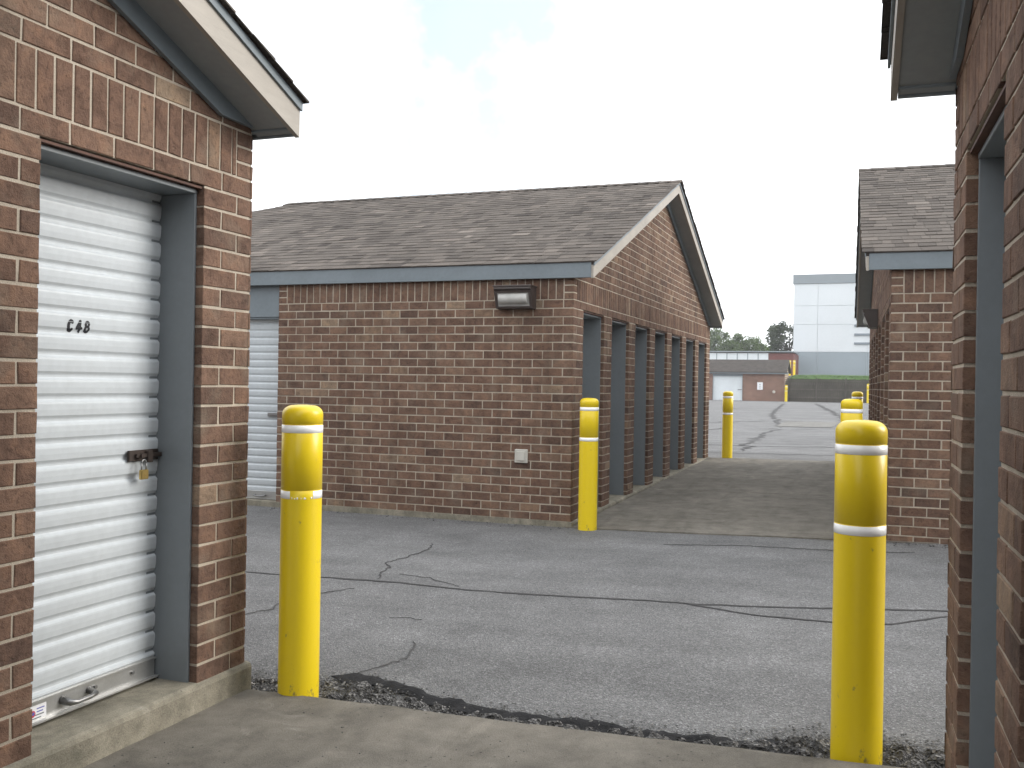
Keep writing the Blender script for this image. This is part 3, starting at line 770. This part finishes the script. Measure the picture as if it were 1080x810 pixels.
m = MB(); m.prism([(0, 2.55), (4, 2.55), (2, 3.57)], lambda p, t: (t, p[0], p[1]), -.3, 0); m.build('gable', FB, fb)
m = MB(); m.box(-30, .30, -.30, -.27, 2.40, 2.59); m.box(-30, .3, -.269, -.001, 2.40, 2.43); m.build('fascia', GREY, fb)
sg = thing('wall_sign', 'small white notice sign on the far brick wall', 'sign', (-9.70, 87.97, 1.45)); m = MB(); m.bbox(-.24, .24, -.03, .02, -.33, .33, .01); m.build('panel', STICK, sg)
m = MB()
for i in range(3): m.box(-.06, .06, -.034, -.0305, .12-.16*i, .17-.16*i)
m.build('print', JAMB, sg)
vt = MB(); vt.lathe([(0,.05),(.10,.045),(.13,0),(.13,-.02)], 16); o = vt.build('vent_cap', PLATE, None); o.location = (-8.5, 87.99, .95); o.rotation_euler = (R(90), 0, 0); tag(o, 'small round pale vent cap low on the far brick wall', 'vent')
bollard(-7.42, 87.55, .12, 1.45, 'distant yellow bollard where the far brick wall meets the wooden fence', bands=(.12, .5), rad=.12)
bollard(-.68, 86.2, .12, 1.65, 'distant yellow bollard in front of the wooden fence, beside the right building edge', bands=(.12, .5), rad=.12)
bollard(-8.98, 110., 2.64, 1.7, 'left one of two tiny yellow bollards on the upper yard before the white building', bands=(.12, .5), rad=.13)
bollard(-8.52, 110., 2.64, 1.7, 'right one of two tiny yellow bollards on the upper yard before the white building', bands=(.12, .5), rad=.13)

fn = thing('wooden_fence', 'weathered dark wooden fence below the green bank across the yard', 'fence', (-7.4, 88.2, .13))
DW = m_wood('weathered fence board', (.050,.043,.036), (.105,.092,.078)); DW2 = m_wood('weathered fence post', (.075,.066,.055), (.125,.112,.095))
m = MB(); r = random.Random(9); x = .05
while x < 22:
    w = r.uniform(.13, .15); h = 2.02 + r.uniform(-.03, .03); m.box(x, x+w, 0, .02 + r.uniform(0, .008), -.1, h, 0, r.random()); x += w+.012
m.build('boards', DW, fn)
for z in (.35, 1.05, 1.8): m = MB(); m.box(0, 22, -.05, -.002, z, z+.09); m.build('rail', DW2, fn)
for i in range(10): m = MB(); m.box(i*2.4+.02, i*2.4+.13, -.13, -.052, -.1, 2.10); m.build('post', DW2, fn)

GRASS = m_grass()
m = MB(); V = []; F = []; nx = 60
rows = [(88.6, 1.85), (89.5, 2.2), (92., 2.42), (95., 2.56), (99., 2.64)]
for j, (y, z) in enumerate(rows):
    for i in range(nx+1): x = -7.3 + 60*i/nx; V.append((x, y, z + .06*mnoise.noise(Vector((x*.5, y*.5, 0)))))
for j in range(len(rows)-1):
    for i in range(nx): F.append((j*(nx+1)+i, j*(nx+1)+i+1, (j+1)*(nx+1)+i+1, (j+1)*(nx+1)+i))
m.idx(V, F); m.box(-7.3, 52.7, 88.45, 88.6, -.2, 1.63); tag(m.build('grass_bank', GRASS), kind='structure')
m = MB(); m.idx([(-160, 98.9, 2.49), (100, 98.9, 2.49), (100, 128, 2.9), (-160, 128, 2.9), (100, 700, 2.9), (-160, 700, 2.9), (-160, 98.9, -.5), (100, 98.9, -.5)], [(0,1,2,3), (3,2,4,5), (6,7,1,0)]); tag(m.build('upper_yard', PATCH), kind='structure')
gr = MB(); r = random.Random(4)
for i in range(5000):
    x = r.uniform(-7.2, 6); y = r.uniform(88.6, 95); z = 2.04 + (min(y, 92)-88.6)/3.4*.35; h = r.uniform(.06, .16); a = r.uniform(0, 6.3)
    gr.idx([(x-.03*math.cos(a), y-.03*math.sin(a), z), (x+.03*math.cos(a), y+.03*math.sin(a), z), (x+r.uniform(-.08,.08), y+r.uniform(-.08,.08), z+h)], [(0,1,2)])
tag(gr.build('grass', GRASS), 'green grass on the bank above the wooden fence', kind='stuff')

# white industrial building with grey bands on the upper level
WP = paint('white wall panel', (.66,.69,.71), .6, .05, .25); GP = paint('grey wall panel', (.27,.315,.345), .6, .06, .3); GB = paint('grey parapet', (.235,.265,.285), .6, .06, .3); VENT = paint('louvre grey', (.19,.22,.25), .5, .08, 1.)
wb = thing('warehouse', 'tall white warehouse with grey base and grey parapet on the upper level', 'warehouse', (-10.25, 130., 2.9))
m = MB(); L = 34.; g = .035
xs = [0, 3.0, 9.0, 15., 21., 27., L]; zs = [3.08, 6.6, 9.0, 11.85]
for a, b in zip(xs, xs[1:]):
    for c, d in zip(zs, zs[1:]): m.bbox(a+g/2, b-g/2, .0, .3, c+g/2, d-g/2, .01)
m.box(.05, L, .1, 26, 0, 11.8); m.build('wall', WP, wb)
m = MB()
for a, b in zip(xs, xs[1:]): m.bbox(a+g/2, b-g/2, -.01, .09, -.2, 3.06, .01)
m.box(-.02, .05, 0, 26, -.2, 3.06); m.build('base_band', GP, wb)
m = MB(); m.box(-.12, L, -.12, 26, 11.86, 13.05); m.build('parapet', GB, wb)
for k in range(4):
    m = MB(); m.bbox(7.45, 15.5, -.16, -.012, 4.02+1.13*k-.0, 4.30+1.13*k, .02); m.build('louvre', VENT, wb)

# long low building with a row of white doors, up behind the far brick building
lb = thing('storage_building', 'long low building with a row of white roll doors above the far brick roof', 'storage building', (-12.3, 120., 2.9))
m = MB(); m.box(-45, 0, .15, 8, -.3, 2.66); m.build('wall', PATCH, lb)
m = MB(); m.box(0.0, 2.92, .1, 8, -.3, 2.55); m.build('brick_end', DARKRED, lb)
m = MB(); m.box(-45, 2.97, -.25, 8.2, 2.67, 2.80); m.build('roof', GB, lb)
for k in range(14):
    m = MB(); m.bbox(-1.25-1.24*k+.09, -.02-1.24*k, .05, .14, 0, 2.55, .01)
    for q in range(30): m.box(-1.25-1.24*k+.10, -.03-1.24*k, .04, .05, .05+q*.083, .11+q*.083)
    m.build('door', ROLL, lb)
    m = MB(); m.box(-1.27-1.24*k+.01, -1.27-1.24*k+.10, .02, .14, 0, 2.60); m.build('door_post', GP, lb)

# trees
BARK = paint('bark', (.07,.055,.042), .9, .3, 3.)
LEAF = [m_leaf('bright foliage', (.062,.100,.026), (.112,.165,.048)), m_leaf('dark foliage', (.034,.052,.022), (.070,.095,.040))]
def tree(x, y, z, h, w, label, mat, seed):
    r = random.Random(seed); root = thing('tree', label, 'tree', (x, y, z), 0, 'trees beyond the yard')
    tr = MB(); tr.tube([(0,0,-.3),(.1,0,h*.25),(.05,.1,h*.5),(.1,0,h*.8)], [h*.03,h*.024,h*.016,h*.006], 8)
    cl = []
    for i in range(40):
        a = r.uniform(0, 6.28); q = math.sqrt(r.random())*.5; zz = r.uniform(.30, .95); q *= (1.15 - .75*abs(zz-.5)*1.3)
        p = Vector((math.cos(a)*q*w, math.sin(a)*q*w, zz*h)); cl.append((p, r.uniform(.09, .17)*w, r.uniform(.25, .75)))
        if i % 3 == 0: tr.tube([(.07,.05,h*r.uniform(.25,.5)), p*.6 + Vector((0,0,p.z*.3)), p], [h*.010,h*.006,h*.002], 5)
    tr.build('trunk', BARK, root)
    cr_ = MB()
    for (p, rad, tone) in cl:
        for i in range(170):
            d = Vector((r.gauss(0,1), r.gauss(0,1), r.gauss(0,.75))).normalized()*rad*(r.random()**.4)
            c = p + d; s = r.uniform(.09, .21); n = Vector((r.uniform(-1,1), r.uniform(-1,1), r.uniform(-1,1))).normalized(); u = n.orthogonal().normalized()*s; v = n.cross(u)*.7
            cr_.poly([c-u, c-v, c+u, c+v], 0, min(1., max(0., tone + r.uniform(-.25,.25))))
    cr_.build('crown', mat, root)
for i, a in enumerate([(-30.5,165,2.9,7.2,8.5,'rounded green tree at the left end of the row beyond the white doors',0),(-25.6,163,2.9,8.0,7.0,'green tree with a flat top, tall one near the long building gable',0),
        (-22.6,168,2.9,6.4,6.0,'low green tree between two taller ones beyond the white doors',0),(-20.6,161,2.9,7.0,6.5,'green tree with a broad crown in the middle of the row',0),
        (-17.2,166,2.9,5.4,5.0,'shortest green tree in the gap before the dark tree',0),(-12.4,150,2.9,8.2,6.2,'dark green tree against the left edge of the white warehouse',1),(-15.2,172,2.9,4.6,5.5,'low dark bushy tree next to the dark tree by the warehouse',1)]):
    tree(a[0], a[1], a[2], a[3], a[4], a[5], LEAF[a[6]], 100+i)

# ------------------------------------------------------------------ sky and sun
SUN_EL, SUN_AZ = 24., 62.      # degrees; azimuth from +Y towards +X
w = bpy.data.worlds.new('World'); sc.world = w; w.use_nodes = True; nt = w.node_tree; N = nt.nodes; Lk = nt.links
bg = N['Background']; bg.inputs['Strength'].default_value = .12
sky = N.new('ShaderNodeTexSky'); sky.sky_type = 'NISHITA'; sky.sun_disc = False; sky.sun_elevation = R(SUN_EL); sky.sun_rotation = R(SUN_AZ); sky.dust_density = 2.
tc = N.new('ShaderNodeTexCoord')
nz = N.new('ShaderNodeTexNoise'); nz.inputs['Scale'].default_value = 4.5; nz.inputs['Detail'].default_value = 7; nz.inputs['Roughness'].default_value = .6; Lk.new(tc.outputs['Generated'], nz.inputs['Vector'])
# thin cloud cover with one gap high over the long building
gap = N.new('ShaderNodeVectorMath'); gap.operation = 'DISTANCE'; Lk.new(tc.outputs['Generated'], gap.inputs[0])
gap.inputs[1].default_value = Vector((-.4063, .8416, .3559)).normalized()
ad = N.new('ShaderNodeMath'); ad.operation = 'MULTIPLY_ADD'; Lk.new(nz.outputs['Fac'], ad.inputs[0]); ad.inputs[1].default_value = -.55; Lk.new(gap.outputs['Value'], ad.inputs[2])
rp = N.new('ShaderNodeValToRGB'); rp.color_ramp.elements[0].position = 0.; rp.color_ramp.elements[0].color = (.30,.30,.30,1); rp.color_ramp.elements[1].position = .13; rp.color_ramp.elements[1].color = (1,1,1,1)
ad2 = N.new('ShaderNodeMath'); ad2.operation = 'ADD'; Lk.new(ad.outputs[0], ad2.inputs[0]); ad2.inputs[1].default_value = .172; Lk.new(ad2.outputs[0], rp.inputs['Fac'])
cm = N.new('ShaderNodeValToRGB'); cm.color_ramp.elements[0].position = .3; cm.color_ramp.elements[0].color = (.84,.865,.90,1); cm.color_ramp.elements[1].position = .7; cm.color_ramp.elements[1].color = (.955,.98,1,1); Lk.new(nz.outputs['Fac'], cm.inputs['Fac'])
cs = N.new('ShaderNodeVectorMath'); cs.operation = 'SCALE'; cs.inputs['Scale'].default_value = 8.6; Lk.new(cm.outputs['Color'], cs.inputs[0])
mx = N.new('ShaderNodeMix'); mx.data_type = 'RGBA'; Lk.new(rp.outputs['Color'], mx.inputs[0]); Lk.new(sky.outputs['Color'], mx.inputs[6]); Lk.new(cs.outputs[0], mx.inputs[7]); Lk.new(mx.outputs[2], bg.inputs['Color'])
sl = bpy.data.lights.new('sun', 'SUN'); sl.energy = 1.3; sl.angle = R(28); sl.color = (1., .95, .88)
so = bpy.data.objects.new('sun', sl); COL.objects.link(so)
dv = Vector((math.sin(R(SUN_AZ))*math.cos(R(SUN_EL)), math.cos(R(SUN_AZ))*math.cos(R(SUN_EL)), math.sin(R(SUN_EL))))
so.rotation_euler = dv.to_track_quat('Z', 'Y').to_euler(); so.location = dv*60

# thin scattering volume over the whole yard, added to imitate veiling lens glare
hm = bpy.data.materials.new('glare_veil'); hm.use_nodes = True; ht = hm.node_tree
ht.nodes.remove(ht.nodes['Principled BSDF']); pv = ht.nodes.new('ShaderNodeVolumePrincipled'); pv.inputs['Color'].default_value = (.93,.95,.97,1); pv.inputs['Density'].default_value = .0007; pv.inputs['Anisotropy'].default_value = .3
ht.links.new(pv.outputs[0], ht.nodes['Material Output'].inputs['Volume'])
hz = MB(); hz.box(-700, 700, -400, 1000, -2., 22.); tag(hz.build('glare_veil', hm), 'thin pale volume over the yard, added to imitate lens glare', kind='stuff')

# ------------------------------------------------------------------ camera
yaw = R(20.66); roll = R(.93)
F_ = Vector((-math.sin(yaw), math.cos(yaw), -.00118)).normalized(); R_ = Vector((math.cos(yaw), math.sin(yaw), 0)); U_ = R_.cross(F_)
rx = R_*math.cos(roll) + U_*math.sin(roll); uy = U_*math.cos(roll) - R_*math.sin(roll)
cam = bpy.data.cameras.new('camera'); cam.lens = 1021/1080*36; cam.sensor_width = 36; cam.clip_end = 3000; cam.clip_start = .05
co = bpy.data.objects.new('camera', cam); COL.objects.link(co)
M = Matrix((rx, uy, -F_)).transposed().to_4x4(); M.translation = (0, 0, 1.375); co.matrix_world = M
sc.camera = co
sc.view_settings.view_transform = 'Standard'; sc.view_settings.look = 'None'; sc.view_settings.exposure = 1.12; sc.view_settings.gamma = 1
